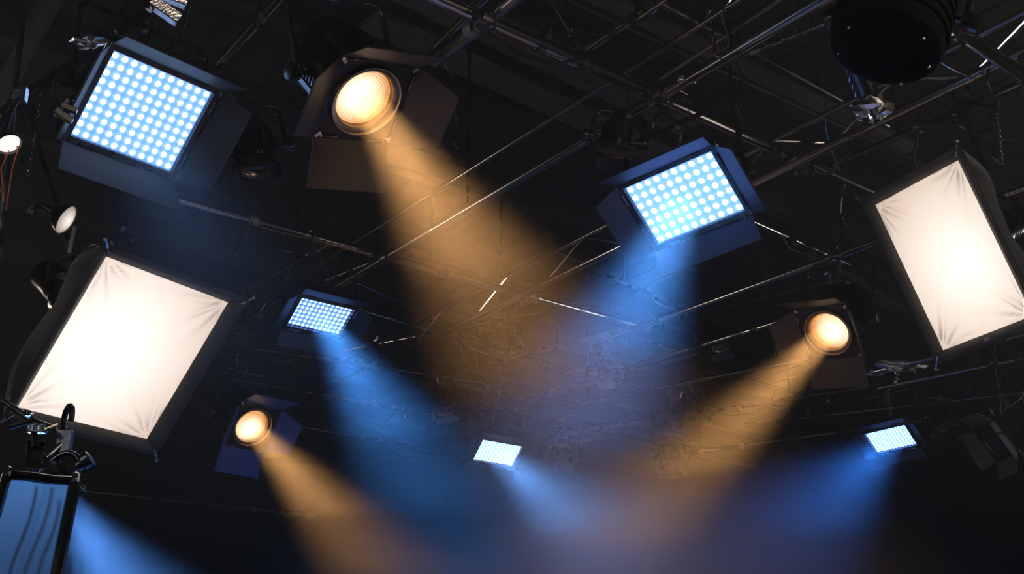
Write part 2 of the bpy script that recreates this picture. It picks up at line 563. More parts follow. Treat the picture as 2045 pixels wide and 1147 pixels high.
pipe(at(290, 25, H), at(20, 215, H), 0.028, DSTEEL, 'grid_pipe', 'dark pipe carrying the large blue panel', e=(2.5, 4.5), rods=True)
pipe(at(640, 500, H + .35), at(455, 600, H + .35), 0.018, DSTEEL, 'grid_pipe', 'dim tube between the left softbox corner and the small blue panel', e=(0.2, 1.0), rods=True)
# far rows of the grid
k = 0
for (a, b, z, r) in (((560, 775), (930, 840), 4.95, .02), ((690, 700), (1000, 640), 5.2, .016), ((1120, 690), (1500, 600), 5.25, .018),
                     ((1190, 800), (1520, 735), 4.95, .02), ((1240, 850), (1560, 800), 4.9, .022), ((640, 860), (880, 905), 4.95, .022),
                     ((1650, 830), (2000, 790), 4.95, .02), ((860, 660), (1180, 750), 5.3, .016), ((1240, 560), (1540, 690), 5.35, .016),
                     ((1420, 900), (1700, 860), 4.95, .024), ((200, 985), (520, 1020), 5.2, .05), ((700, 560), (1010, 700), 5.5, .02),
                     ((1050, 830), (1280, 870), 5.0, .02), ((1530, 770), (1740, 820), 5.1, .02)):
    lab = ['far thin pipe left of the middle far panel', 'faint tube in the orange haze above centre', 'faint tube in the right half of the blue haze',
           'far pipe behind the blue haze right of centre', 'far pipe running into the orange beam of the right spotlight', 'far pipe below the left spotlight beam start',
           'far pipe just above the right far panel', 'faint descending tube below the grid centre', 'faint descending tube left of the right spotlight',
           'far pipe between the two beams at lower right', 'dim thick pipe on the dark wall at lower left', 'faint ceiling tube crossing under the orange beam',
           'far tube beside the small blue lit fixture', 'far descending tube left of the right far panel'][k]
    pipe(at(*a, z), at(*b, z), r, STEEL if k % 2 else DSTEEL, 'grid_pipe', lab, e=(0.8, 0.8), rods=True); k += 1


def on(line, xy):
    p, q = line
    d = Vector((q - p)[:2]).normalized()
    f = (Vector(xy[:2]) - Vector(p[:2])).dot(d)
    return Vector((p.x + d.x * f, p.y + d.y * f, p.z))


for (a, b, z, w_, lab, mm) in (((-30, 250), (110, -20), 5.6, .12, 'wide pale wooden batten at the upper left corner', 'B'), ((935, 130), (1160, 235), 6.0, .22, 'dim grey board under the ceiling right of the large spotlight', 'B'),
                         ((1270, 30), (1560, 170), 6.1, .12, 'dark batten above the thick pipe right of the top centre', 'B'), ((930, 30), (1075, 100), 6.0, .3, 'streaked board near the ceiling at top centre', 'B'),
                         ((1700, 560), (1830, 640), 5.8, .1, 'dark batten behind the right softbox', 'B')):
    p, q = at(*a, z), at(*b, z)
    d_ = (q - p).normalized(); p = p - d_ * .8; q = q + d_ * 1.5
    t_ = thing('wooden_batten', lab, 'batten', frameM((d_, Vector((0, 0, 1)).cross(d_), Vector((0, 0, 1))), (p + q) / 2))
    MB().box((0, 0, 0), ((q - p).length, w_, .05)).build('plank', BATTEN, t_)
    for sx in (-.4, .4):
        MB().tube([(sx * (q - p).length, 0, .02), (sx * (q - p).length, 0, 6.352 - z)], .008, 6).build('drop_rod', RUBBER, t_, smooth=True)


def coupler(p, label, rod_to=None):
    """two saddle clamps bolted back to back where pipes cross"""
    t = thing('pipe_coupler', label, 'clamp', Matrix.Translation(p), 'clamps where grid pipes cross')
    for i, d in enumerate((ADIR, BDIR)):
        s = MB()
        s.lathe([(0.034, -0.03), (0.046, -0.028), (0.046, 0.028), (0.034, 0.03)], 16, align(d, (0, 0, 0.0)))
        s.build('saddle', DSTEEL, t, smooth=True)
    s = MB()
    for sx in (-1, 1):
        s.tube([(sx * 0.05, 0.02, -0.05), (sx * 0.05, 0.02, 0.06)], 0.006, 6)
        s.lathe([(0.0, 0.0), (0.012, 0), (0.012, 0.012), (0, 0.012)], 6, Matrix.Translation((sx * 0.05, 0.02, -0.056)))
    s.build('bolt_pair', CHROME, t)['kind'] = 'stuff'
    return t


for (px, py, w) in ((1320, 187, 'where the long truss crosses the thick dark pipe'), (1608, 328, 'where pipes cross left of the right softbox'),
                    (775, 513, 'where pipes cross right of the small blue panel'), (1056, 592, 'at the pipe crossing in the middle of the grid'),
                    (965, 38, 'at the bright pipe crossing at top centre'), (753, 729, 'where pipes meet in the blue beam at left of centre')):
    coupler(at(px, py, H), 'steel pipe clamp ' + w)


# ------------------------------------------------------------------ fixture pieces
def hook_clamp(t, top, mat_=DSTEEL, r=0.034):
    """hook clamp over a pipe whose axis passes through 'top' (world)"""
    top = Vector(top)
    mb = MB()
    side = ADIR
    up = Vector((0, 0, 1))
    arc = []
    for i in range(13):
        w = math.radians(-60 + 270 * i / 12)
        arc.append(top + side * math.cos(w) * (r + .012) + up * math.sin(w) * (r + .012))
    mb.tube(arc, 0.012, 8)
    mb.box((0, 0, 0), (0.05, 0.035, 0.10), Matrix.Translation(top - up * (r + .065)))
    mb.tube([top - up * (r + .06) + side * 0.09, top - up * (r + .02) + side * 0.03], 0.007, 6)
    mb.build('hook_clamp', mat_, t, world=True, smooth=True)
    mb = MB()
    mb.tube([top - up * (r + .075) + side * .03, top - up * (r + .075) + side * .085], 0.008, 8)
    mb.box((0, 0, 0), (0.012, 0.05, 0.012), Matrix.Translation(top - up * (r + .075) + side * .09))
    mb.build('clamp_bolt', CHROME, t, world=True)


def yoke(t, M, halfw, pivot_z, arm, hang_top, r=0.013, m=BLKM, back=0.0):
    """U bar from the side pivots to a stud; then a stud up to the clamp on the pipe"""
    x = M.to_3x3().col[0].normalized()
    up = Vector((0, 0, 1)); u = (up - x * up.dot(x)).normalized()
    n = M.to_3x3().col[2].normalized()
    u = (u - n * back).normalized()
    c = M @ Vector((0, 0, pivot_z))
    pts = []
    b = 0.05
    a0 = c - x * halfw - u * 0.03; a1 = c - x * halfw + u * (arm - b)
    b0 = c + x * halfw - u * 0.03; b1 = c + x * halfw + u * (arm - b)
    pts = [a0, a1]
    for i in range(1, 6):
        w = PI / 2 * i / 6
        pts.append(c - x * (halfw - b + b * math.cos(w)) + u * (arm - b + b * math.sin(w)))
    pts.append(c - x * (halfw - b) + u * arm)
    pts.append(c + x * (halfw - b) + u * arm)
    for i in range(1, 6):
        w = PI / 2 * (1 - i / 6)
        pts.append(c + x * (halfw - b + b * math.cos(w)) + u * (arm - b + b * math.sin(w)))
    pts += [b1, b0]
    MB().tube(pts, r, 10).build('yoke', m, t, world=True, smooth=True)
    for sx in (-1, 1):
        kn = MB()
        R = align(x * sx, c + x * sx * (halfw + 0.005))
        kn.lathe([(0, -0.02), (0.024, -0.02), (0.026, 0.0), (0.034, 0.004)] + [(0.036, 0.02), (0.034, 0.034), (0.012, 0.038), (0, 0.038)], 12, R)
        kn.tube([R @ Vector((0, 0, -0.06)), R @ Vector((0, 0, 0.0))], 0.01, 8)
        kn.build('tilt_knob', BLKM, t, world=True, smooth=True)
    top = c + u * arm
    hang_top = Vector(hang_top)
    st = MB()
    st.tube([top - u * 0.02, top + u * 0.035], 0.017, 10)
    e = hang_top - up * 0.09
    st.tube([top + u * 0.02, e], 0.012, 10)
    st.build('stud', CHROME, t, world=True, smooth=True)
    hook_clamp(t, hang_top)
    return top


def chain_path(p, q, sag, n=14):
    p, q = Vector(p), Vector(q)
    out = []
    for i in range(n + 1):
        s = i / n
        out.append(p.lerp(q, s) - Vector((0, 0, sag * 4 * s * (1 - s))))
    return out


def chain_mesh(pts, link=0.022, wire=0.0028):
    mb = MB()
    tot = 0
    seg = [0]
    for a, b in zip(pts, pts[1:]):
        tot += (b - a).length; seg.append(tot)
    n = int(tot / (link * 0.75)); i = 0
    for kx in range(n):
        s = (kx + 0.5) * tot / n
        while seg[i + 1] < s and i < len(seg) - 2: i += 1
        f = (s - seg[i]) / (seg[i + 1] - seg[i])
        c = pts[i].lerp(pts[i + 1], f); d = (pts[i + 1] - pts[i]).normalized()
        R = align(d, c) @ Matrix.Rotation(PI / 2 * (kx % 2), 4, 'Z')
        loop = []
        for a in range(8):
            w = 2 * PI * a / 8
            loop.append(R @ Vector((link * 0.28 * math.cos(w), 0, link * 0.55 * math.sin(w))))
        mb.tube(loop, wire, 4, closed=True)
    return mb


def flaps(t, hw, hh, z0, L, angs, m=FLAP, narrow=0.82, th=0.004, cut=0.5):
    """four barn doors hinged on the front frame, opened by angs degrees from the face plane (top,right,bottom,left)"""
    for name_i, (ax, half, off, ang) in enumerate((((0, 1), hw, hh, angs[0]), ((1, 0), hh, hw, angs[1]), ((0, -1), hw, hh, angs[2]), ((-1, 0), hh, hw, angs[3]))):
        out = Vector((ax[0], ax[1], 0)); al = Vector((-ax[1], ax[0], 0))
        a = math.radians(ang)
        d = out * math.cos(a) + Vector((0, 0, 1)) * math.sin(a)
        nrm = al.cross(d)
        Lf = L if name_i in (0, 2) else L * 0.95
        wide = half * (1.0 if name_i in (0, 2) else 0.96)
        R = frameM((al, d, al.cross(d)), out * off + Vector((0, 0, z0)))
        o = MB()
        tipw = wide * (1.08 if name_i in (0, 2) else narrow)
        o.plate([(-wide, 0.006), (wide, 0.006), (wide * 1.0, Lf * 0.25), (tipw, Lf), (-tipw, Lf), (-wide * 1.0, Lf * 0.25)], th, R)
        # rolled edge and a stiffening rib
        o.tube([R @ Vector((-tipw, Lf, -th / 2)), R @ Vector((tipw, Lf, -th / 2))], 0.004, 6)
        fl = o.build('barn_door', m, t, smooth=False)
        for s in (-0.6, 0.6):
            h = MB()
            h.tube([R @ Vector((s * wide - 0.035, 0, -0.004)), R @ Vector((s * wide + 0.035, 0, -0.004))], 0.008, 8)
            h.box((0, 0, 0), (0.05, 0.022, 0.004), R @ Matrix.Translation((s * wide, 0.016, 0.003)))
            h.build('hinge', BLKM, fl, smooth=True)


def beam_light(t, shape, sx, sy, power, color, spread, target, z=0.03):
    d = bpy.data.lights.new('beam', 'AREA')
    d.shape = shape; d.size = sx; d.size_y = sy
    d.energy = power; d.color = color; d.spread = math.radians(spread)
    o = bpy.data.objects.new('beam', d)
    COL.objects.link(o)
    o.parent = t
    # the beam leaves the middle of the lamp face towards a point on the stage
    M = t.matrix_world
    p = M @ Vector((0, 0, z))
    d3 = (Vector(target) - p).normalized()
    x = M.to_3x3().col[0]; x = (x - d3 * x.dot(d3)).normalized()
    W = frameM((x, (-d3).cross(x), -d3), p)
    o.matrix_local = M.inverted() @ W
    return o


LED_CORE = mat('led_die_white', (0.5, 0.6, 0.8), 0.4, emis=(0.13, 0.28, 1.0), estr=11.0)
LED_CORE_LIGHT = mat('led_die_cool_white', (0.5, 0.6, 0.8), 0.4, emis=(0.42, 0.62, 1.0), estr=4.0)
LED_RING = mat('led_lens_collar', (0.35, 0.5, 0.8), 0.25, emis=(0.25, 0.50, 1.0), estr=1.1)

LED_RING.cycles.emission_sampling = 'NONE'


def led_mesh(r, core):
    mb = MB()
    prof = [(r * 1.45, 0.0), (r * 1.42, r * 0.45), (r * 1.12, r * 0.5), (r * 1.0, r * 0.35), (r * 0.98, r * 0.5), (r * 0.6, r * 0.95), (0.0001, r * 1.06)]
    mb.lathe(prof, 10, None, 0, mis=[1, 1, 1, 0, 0, 0])
    me = mb.build('led_template', [core, LED_RING], smooth='all')
    d = me.data
    bpy.data.objects.remove(me)
    return d


def led_panel(name, label, M, w, h, nx, ny, hang, angs, core, plate_e, beam, arm=0.42, rad=0.3, flapL=0.16, stuff=False, group='led panel lights'):
    """w,h: lit area in metres"""
    t = thing(name, label, 'stage light', M, group)
    b = 0.028; dp = 0.10
    W, Hh = w + 2 * b, h + 2 * b
    mb = MB(); mb.box((0, 0, -dp / 2 - 0.012), (W, Hh, dp), taper=1.0)
    mb.box((0, 0, -dp - 0.035), (W * 0.82, Hh * 0.8, 0.05))
    mb.build('housing', BLK, t)
    each('cooling_fin', BLKM, t, [MB().box((-W * 0.36 + k * W * 0.72 / 13, 0, -dp - 0.085), (0.006, Hh * 0.74, 0.06)) for k in range(14)])
    for sx in (-1, 1):
        MB().box((sx * (w / 2 + b / 2), 0, 0.008), (b, Hh, 0.034)).build('bezel_strip', BLKM, t)
        MB().box((0, sx * (h / 2 + b / 2), 0.008), (w, b, 0.034)).build('bezel_strip', BLKM, t)
    for sx in (-1, 1):
        for sy in (-1, 1):
            MB().box((0, 0, 0), (0.02, 0.03, 0.03), Matrix.Translation((sx * (W / 2 + 0.008), sy * (Hh / 2 - 0.02), 0.01))).build('corner_catch', CHROME, t)
    pl = MB(); pl.box((0, 0, -0.008), (w, h, 0.012))
    pm_ = mat('led_board_' + name, (0.3, 0.42, 0.7), 0.35, var=0.1, scale=20, emis=(0.16, 0.36, 1.0), estr=plate_e)
    pm_.cycles.emission_sampling = 'NONE'
    pl.build('led_board', pm_, t)
    r = min(w / nx, h / ny) * rad
    me = led_mesh(r, core)
    if stuff:
        big = MB()
        vs_ = [v.co.copy() for v in me.vertices]
        for i in range(nx):
            for j in range(ny):
                T_ = Matrix.Translation(((i + .5) / nx * w - w / 2, (j + .5) / ny * h - h / 2, -0.002))
                b0 = len(big.v)
                for v in vs_: big.v.append(T_ @ v)
                for p in me.polygons:
                    big.f.append(tuple(b0 + q for q in p.vertices)); big.m.append(p.material_index)
        o = big.build('led_array', [core, LED_RING], t, smooth='all'); o['kind'] = 'stuff'
    else:
        for i in range(nx):
            for j in range(ny):
                o = bpy.data.objects.new('led', me); COL.objects.link(o); o.parent = t
                o.location = ((i + .5) / nx * w - w / 2, (j + .5) / ny * h - h / 2, -0.002)
    flaps(t, W / 2, Hh / 2, 0.022, flapL, angs, m=FLAPD if M is not M1 else FLAP, narrow=0.9)
    top = yoke(t, M, W / 2 + 0.045, -0.06, arm, hang)
    # mains lead looping from the housing to the yoke
    p0 = M @ Vector((W * 0.3, Hh * 0.3, -dp - 0.05)); p1 = top + Vector((0.05, 0, 0))
    MB().tube(chain_path(p0, p1, 0.12), 0.006, 6).build('power_cord', RUBBER, t, world=True, smooth=True)
    if beam:
        beam_light(t, 'RECTANGLE', *beam)
    return t


def cz(M, s=1.0):
    return scaled(M, s)


BLUE = (0.10, 0.36, 1.0)
BLUE2 = (0.20, 0.46, 1.0)
M1 = eul(-45.9, 180.3, -132.8, (-1.610, 5.020, 4.347))
led_panel('led_panel_light', 'largest blue white LED panel at upper left with grey barn doors', M1, 0.5, 0.412, 11, 10,
          at(292, 18, H), (62, 22, 60, 58), LED_CORE_LIGHT, 1.25, (0.25, 0.2, 8, BLUE2, 40, far(400, 520, 5.2)), arm=0.40, rad=0.33, flapL=0.17)
M2 = cz(eul(-220, -5.9, -38.2, (.842, 5.776, 4.288)), 1.022)
led_panel('led_panel_light', 'bright blue LED panel hanging right of centre with a blue beam', M2, 0.5 * 1.022, 0.345 * 1.022, 10, 7,
          on(B1, (0.84, 5.95)), (50, 40, 50, 40), LED_CORE, 1.6, (0.18, 0.15, 135, BLUE, 40, far(1205, 760, 5.9)), arm=0.40, rad=0.33, flapL=0.15)
M3 = cz(eul(-34.3, 180.2, -143.3, (-1.362, 8.701, 4.729)), .886)
led_panel('led_panel_light', 'small blue LED panel beside the left softbox corner', M3, 0.42 * .886, 0.252 * .886, 12, 7,
          on(B2, (-1.23, 7.73)), (35, 35, 40, 35), LED_CORE, 0.6, (0.15, 0.10, 80, (0.08, 0.34, 1.0), 33, far(900, 1060, 7.0)), arm=0.32, rad=0.30, flapL=0.11)
M4 = cz(eul(-37.2, 177.7, -152.2, (-.137, 11.987, 4.546)), .934)
led_panel('led_panel_light', 'white glowing far LED panel low at the middle', M4, 0.42 * .934, 0.252 * .934, 13, 9,
          (-0.14, 11.22, H), (25, 25, 30, 20), LED_CORE_LIGHT, 3.2, (0.24, 0.16, 75, (0.16, 0.42, 1.0), 36, far(1270, 1147, 9.6)), arm=0.36, rad=0.40, flapL=0.09, stuff=True)
M5 = cz(eul(-217.8, -1.7, -44.1, (3.601, 12.062, 4.701)), .917)
led_panel('led_panel_light', 'far blue LED panel at lower right below the bright pipe', M5, 0.42 * .917, 0.252 * .917, 13, 9,
          (3.3, 11.09, H), (25, 25, 30, 20), LED_CORE, 2.2, (0.24, 0.16, 60, (0.045, 0.25, 1.0), 42, far(1530, 1130, 10.0)), arm=0.36, rad=0.40, flapL=0.09, stuff=True)


RIM = mat('rim_metal_lens_glow_tint', (0.42, 0.34, 0.26), 0.32, 0.9, var=0.2)  # orange glow of the lens on its rim, put into the metal tint
# ------------------------------------------------------------------ fresnel spotlights
def fresnel(name, label, M, R, hang, angs, beam, flapL, lensmat, flapmat=FLAP, blen=0.46, arm=0.36, group='fresnel spotlights', lit=True, flap_hw=1.46):
    t = thing(name, label, 'spotlight', M, group)
    B = R * 1.46
    # barrel with cooling ribs
    prof = [(R * 1.08, 0.0), (R * 1.26, -0.005), (B, -0.03), (B, -0.05)]
    z = -0.055; nr = 11; end = -blen * 0.72
    for i in range(nr):
        za = z + (end - z) * i / nr; zb = z + (end - z) * (i + 0.55) / nr
        prof += [(B * 0.93, za), (B * 0.93, zb), (B * 1.0, zb - 0.002), (B * 1.0, za + (end - z) / nr + 0.002)]
    prof += [(B * 0.95, end - 0.01), (B * 0.9, -blen * 0.86), (B * 0.72, -blen * 0.97), (B * 0.4, -blen), (0.0001, -blen)]
    MB().lathe(prof, 40).build('barrel', BLK, t, smooth=True)
    # spine plates along the barrel
    for k in range(10):
        sp = MB()
        w = 2 * PI * (k + 0.5) / 10
        Rz = Matrix.Rotation(w, 4, 'Z')
        sp.box((0, 0, 0), (0.010, 0.030, blen * 0.66), Rz @ Matrix.Translation((B * 1.0, 0, -blen * 0.39)))
        sp.build('cooling_fin', BLKM, t)
    bk = MB()
    bk.lathe([(B * 0.45, 0), (B * 0.45, -0.05), (B * 0.3, -0.06), (0.0001, -0.06)], 20, Matrix.Translation((0, 0, -blen)))
    bk.build('rear_cap', BLKM, t, smooth=True)
    # front plate: square with the round opening, inner tube and bright rim
    fp = MB(); s = R * flap_hw; n = 40
    ring_o, ring_i = [], []
    for k in range(n):
        w = 2 * PI * k / n; c_, s_ = math.cos(w), math.sin(w)
        q = s / max(abs(c_), abs(s_)); q = min(q, s * 1.28)
        ring_o.append((q * c_, q * s_)); ring_i.append((R * 1.2 * c_, R * 1.2 * s_))
    vs_ = [(a, b, 0.012) for a, b in ring_o] + [(a, b, 0.012) for a, b in ring_i] + [(a, b, -0.008) for a, b in ring_i] + [(a, b, -0.008) for a, b in ring_o]
    fs = []
    for k in range(n):
        l = (k + 1) % n
        for r_ in range(4):
            a0, b0 = r_ * n, ((r_ + 1) % 4) * n
            fs.append((a0 + k, a0 + l, b0 + l, b0 + k))
    fp.add(vs_, fs)
    fp.build('barn_door_frame', FLAPD, t)
    MB().lathe([(R * 1.01, -0.03), (R * 1.04, 0.012), (R * 1.10, 0.018), (R * 1.2, 0.016), (R * 1.23, 0.03), (R * 1.26, 0.03), (R * 1.27, 0.0)], 48)  .build('lens_rim', RIM, t, smooth=True)
    # stepped fresnel lens
    lp = [(0.0001, 0.012)]
    nst = 9
    for i in range(nst):
        r0 = R * (0.18 + 0.82 * i / nst); r1 = R * (0.18 + 0.82 * (i + 1) / nst)
        lp += [(r0, 0.010 - 0.002 * i / nst), (r0 + 0.0005, 0.002), (r1 - 0.001, 0.009 - 0.002 * i / nst)]
    lp += [(R, 0.0), (R, -0.02)]
    ln = MB(); ln.lathe(list(reversed([(a, b - 0.016) for a, b in lp])), 56)
    ln.build('lens', lensmat, t, smooth=True)
    flaps(t, s, s, 0.014, flapL, angs, m=flapmat, narrow=0.72)
    yoke(t, M, B + 0.055, -blen * 0.35, arm, hang, r=0.012)
    # hinge catches on the frame corners
    for sx in (-1, 1):
        for sy in (-1, 1):
            ct = MB()
            ct.box((0, 0, 0), (0.03, 0.018, 0.018), Matrix.Translation((sx * s * 0.93, sy * s * 0.93, 0.02)) @ Matrix.Rotation(PI / 4 * sx * sy, 4, 'Z'))
            ct.build('corner_catch', CHROME, t)
    if beam:
        beam_light(t, 'DISK', *beam)
    return t


WARM = (1.0, 0.47, 0.15)
LENS1 = emit_radial('warm_lens_large', (2.8, 2.35, 1.7), (0.62, 0.27, 0.07), 0.135, 0.6, (-0.03, 0.01), 0.42, 60)
LENS2 = emit_radial('warm_lens_right', (2.8, 2.3, 1.6), (0.66, 0.27, 0.06), 0.14, 0.6, (0.03, 0.0), 0.42, 60)
LENS3 = emit_radial('warm_lens_far', (2.8, 2.3, 1.6), (0.66, 0.28, 0.07), 0.135, 0.6, (0.0, -0.03), 0.42, 60)
MF1 = aim(727, 197, 5.3, (.65, .76), 41, (.9, .43))
fresnel('fresnel_spotlight', 'largest black spotlight with warm glowing lens and open barn doors at top', MF1, 0.122, on(B1, (-0.74, 4.64)), (52, 36, 30, 38),
        (0.14, 0.14, 105, WARM, 40, far(1010, 640, 5.0)), 0.21, LENS1)
MF2 = scaled(aim(1656, 662, 8.6, (-.62, .78), 36, (.93, -.37)), 1.017)
fresnel('fresnel_spotlight', 'warm spotlight at right beside the right softbox with an orange beam to lower left', MF2, 0.128, on(B3, (2.22, 8.1)), (52, 60, 25, 35),
        (0.16, 0.16, 78, WARM, 30, far(1290, 1030, 8.3)), 0.20, LENS2)
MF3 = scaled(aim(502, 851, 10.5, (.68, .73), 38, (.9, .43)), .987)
fresnel('fresnel_spotlight', 'far warm spotlight at lower left with barn doors coloured as blue lit', MF3, 0.128, on(B5, (-2.14, 9.93)), (50, 35, 20, 60),
        (0.16, 0.16, 72, WARM, 32, far(770, 1160, 9.4)), 0.21, LENS3, flapmat=BLUELIT_FLAP)


# ------------------------------------------------------------------ softboxes
def softbox(name, label, M, w, h, lipw, depth, back, glow, hang, seed, ringr=0.10, group='softboxes', head=0.3, lipz=0.035, lipmat=LIP):
    t = thing(name, label, 'softbox', M, group)
    rnd = random.Random(seed)
    n = 56
    mb = MB()
    vs_, fs = [], []
    corners = [(-w / 2, -h / 2), (w / 2, -h / 2), (w / 2, h / 2), (-w / 2, h / 2)]
    ph = [rnd.uniform(0, 6) for _ in range(8)]
    for j in range(n + 1):
        for i in range(n + 1):
            x = (i / n - .5) * w; y = (j / n - .5) * h
            z = 0.0
            for q, (cx_, cy_) in enumerate(corners):
                dx, dy = abs(x - cx_), abs(y - cy_)
                rr = math.hypot(dx, dy); a = math.atan2(dy, dx + 1e-6)
                z += 0.0085 * (rr / 0.06 if rr < 0.06 else 1) * math.exp(-max(0, rr - .05) / (0.13 * w / .75)) * (math.sin(a * 9 + ph[q]) + .5 * math.sin(a * 21 + ph[q + 4]))
            ed = min(w / 2 - abs(x), h / 2 - abs(y))
            s_ = x if (h / 2 - abs(y)) < (w / 2 - abs(x)) else y
            z += 0.0034 * math.exp(-ed / 0.05) * math.sin(s_ * 34 + ph[2] + 2 * math.sin(s_ * 9))
            z -= 0.012 * math.cos(PI * x / w) * math.cos(PI * y / h)
            z *= min(1, ed / 0.012)
            vs_.append((x, y, z))
    for j in range(n):
        for i in range(n):
            a = j * (n + 1) + i
            fs.append((a, a + 1, a + n + 2, a + n + 1))
    mb.add(vs_, fs)
    mb.build('diffuser_cloth', glow, t, smooth='all')
    # lip round the face, its outer edge standing forward
    names = (((-1, 1), (1, 1)), ((1, 1), (1, -1)), ((1, -1), (-1, -1)), ((-1, -1), (-1, 1)))
    lo = [lipw] * 4 if not isinstance(lipw, (list, tuple)) else list(lipw)   # top,right,bottom,left
    ox = {1: w / 2 + lo[1], -1: -w / 2 - lo[3]}; oy = {1: h / 2 + lo[0], -1: -h / 2 - lo[2]}
    for (a, b) in names:
        m_ = MB(); v_ = []
        K = 14
        for i in range(K + 1):
            s = i / K
            ix = (a[0] + (b[0] - a[0]) * s) * w / 2; iy = (a[1] + (b[1] - a[1]) * s) * h / 2
            exx = ox[a[0]] + (ox[b[0]] - ox[a[0]]) * s; eyy = oy[a[1]] + (oy[b[1]] - oy[a[1]]) * s
            sag = 0.006 * math.sin(s * PI) + 0.0025 * math.sin(s * 17 + seed)
            exx -= (exx - ix) * sag * 4; eyy -= (eyy - iy) * sag * 4
            v_ += [(ix, iy, 0.001), ((ix + exx) / 2, (iy + eyy) / 2, lipz * 0.5 + 0.003 * math.sin(s * 23)), (exx, eyy, lipz)]
        f_ = []
        for i in range(K):
            for r_ in range(2):
                p = i * 3 + r_
                f_.append((p, p + 1, p + 4, p + 3))
        m_.add(v_, f_)
        o = m_.build('front_lip', lipmat, t, smooth='all')
        sm = o.modifiers.new('thick', 'SOLIDIFY'); sm.thickness = 0.004
    # four tapering sides to the speed ring
    back = Vector(back)
    rng = [Vector((back.x + ringr * math.cos(a), back.y + ringr * math.sin(a), -depth)) for a in (math.radians(135), math.radians(45), math.radians(-45), math.radians(-135))]
    oc = [Vector((ox[-1], oy[1], lipz)), Vector((ox[1], oy[1], lipz)), Vector((ox[1], oy[-1], lipz)), Vector((ox[-1], oy[-1], lipz))]
    for k in range(4):
        a0, a1 = oc[k], oc[(k + 1) % 4]; b0, b1 = rng[k], rng[(k + 1) % 4]
        m_ = MB(); v_ = []; f_ = []; K = 10
        cen = (a0 + a1 + b0 + b1) / 4; inward = (Vector((0, 0, cen.z)) - cen).normalized()
        for i in range(K + 1):
            for j in range(K + 1):
                s, q = i / K, j / K
                # rods bow outwards
                p = a0.lerp(a1, s).lerp(b0.lerp(b1, s), q)
                bow = math.sin(q * PI) * depth * 0.16
                p -= inward * bow
                p += inward * (math.sin(s * PI) * math.sin(q * PI) * 0.035 + 0.004 * math.sin(s * 13 + q * 7 + seed) * math.sin(q * PI))
                v_.append(p)
        for i in range(K):
            for j in range(K):
                p = i * (K + 1) + j
                f_.append((p, p + 1, p + K + 2, p + K + 1))
        m_.add(v_, f_)
        o = m_.build('side_panel', FABRIC, t, smooth='all')
        sm = o.modifiers.new('thick', 'SOLIDIFY'); sm.thickness = 0.003
    for k in range(4):
        rd = MB()
        a0, b0 = oc[k], rng[k]
        inward = (Vector((0, 0, (a0.z + b0.z) / 2)) - (a0 + b0) / 2).normalized()
        rd.tube([a0.lerp(b0, q / 10) - inward * (math.sin(q / 10 * PI) * depth * 0.16 + 0.003) for q in range(11)], 0.006, 6)
        rd.build('tension_rod', BLK, t, smooth=True)
    for k in range(4):
        e = MB(); c0 = oc[k]; dr = Vector((c0.x, c0.y, 0)).normalized()
        e.tube([c0 - dr * 0.015, c0 + dr * 0.022], [0.010, 0.007], 8)
        e.lathe([(0.0001, -0.006), (0.010, -0.004), (0.011, 0.003), (0.0001, 0.006)], 8, Matrix.Translation(c0 + dr * 0.028))
        e.tube([c0 - dr * 0.02 + Vector((0, 0, .004)), c0 - dr * 0.05 + Vector((0, 0, .002))], 0.005, 6)
        e.build('rod_tip', CHROME, t, smooth=True)
    Rb = Matrix.Translation((back.x, back.y, -depth))
    sr = MB(); sr.lathe([(ringr * 1.0, 0.02), (ringr * 1.12, 0.02), (ringr * 1.12, -0.02), (ringr * .9, -0.025)], 28, Rb)
    sr.build('speed_ring', CHROME, t, smooth=True)
    hd = MB(); r = ringr * 0.82
    hp = [(r, 0.0)]
    for i in range(5):
        z0 = -0.03 - i * 0.022
        hp += [(r, z0), (r * 1.07, z0 - 0.003), (r * 1.07, z0 - 0.012), (r, z0 - 0.015)]
    hp += [(r, -head * .9), (r * 0.8, -head), (0.0001, -head)]
    hd.lathe(hp, 28, Rb)
    hd.build('lamp_head', BLKM, t, smooth=True)
    # bracket and rod to the grid
    c = M @ Vector((back.x, back.y, -depth - 0.05)); hang = Vector(hang)
    st = MB()
    x = M.to_3x3().col[0].normalized()
    st.tube([c - x * (ringr + .03), c - x * (ringr + .03) + Vector((0, 0, .12)), c + Vector((0, 0, .2)), c + x * (ringr + .03) + Vector((0, 0, .12)), c + x * (ringr + .03)], 0.011, 8)
    st.tube([c + Vector((0, 0, .2)), hang - Vector((0, 0, .09))], 0.013, 8)
    st.build('bracket', BLKM, t, world=True, smooth=True)
    hook_clamp(t, hang)
    return t


MSL = eul(-50.8, 181.2, -123.2, (-1.783, 5.739, 3.484))
SOFT1 = emit_radial('softbox_glow_large', (1.45, 1.28, 1.15), (0.74, 0.58, 0.47), 0.60, 1.1, (-0.12, -0.02), facing=7)
softbox('softbox', 'large softbox at left with a glowing white cloth face and black sides', MSL, 0.75, 0.786, (0.055, 0.075, 0.06, 0.05), 0.42, (-0.10, 0.03), SOFT1,
        at(60, 190, H), 3)
MSR = eul(-64.8, 180.7, -241.8, (2.274, 6.243, 4.164))
SOFT2 = emit_radial('softbox_glow_right', (1.35, 1.2, 1.06), (0.68, 0.51, 0.39), 0.60, 1.0, (0.06, -0.05), facing=9)
softbox('softbox', 'tall softbox at the right edge with creased white cloth face', MSR, 0.6, 0.86, (0.055, 0.05, 0.055, 0.05), 0.42, (0.0, 0.05), SOFT2,
        (2.35, 6.0, H + .1), 8)


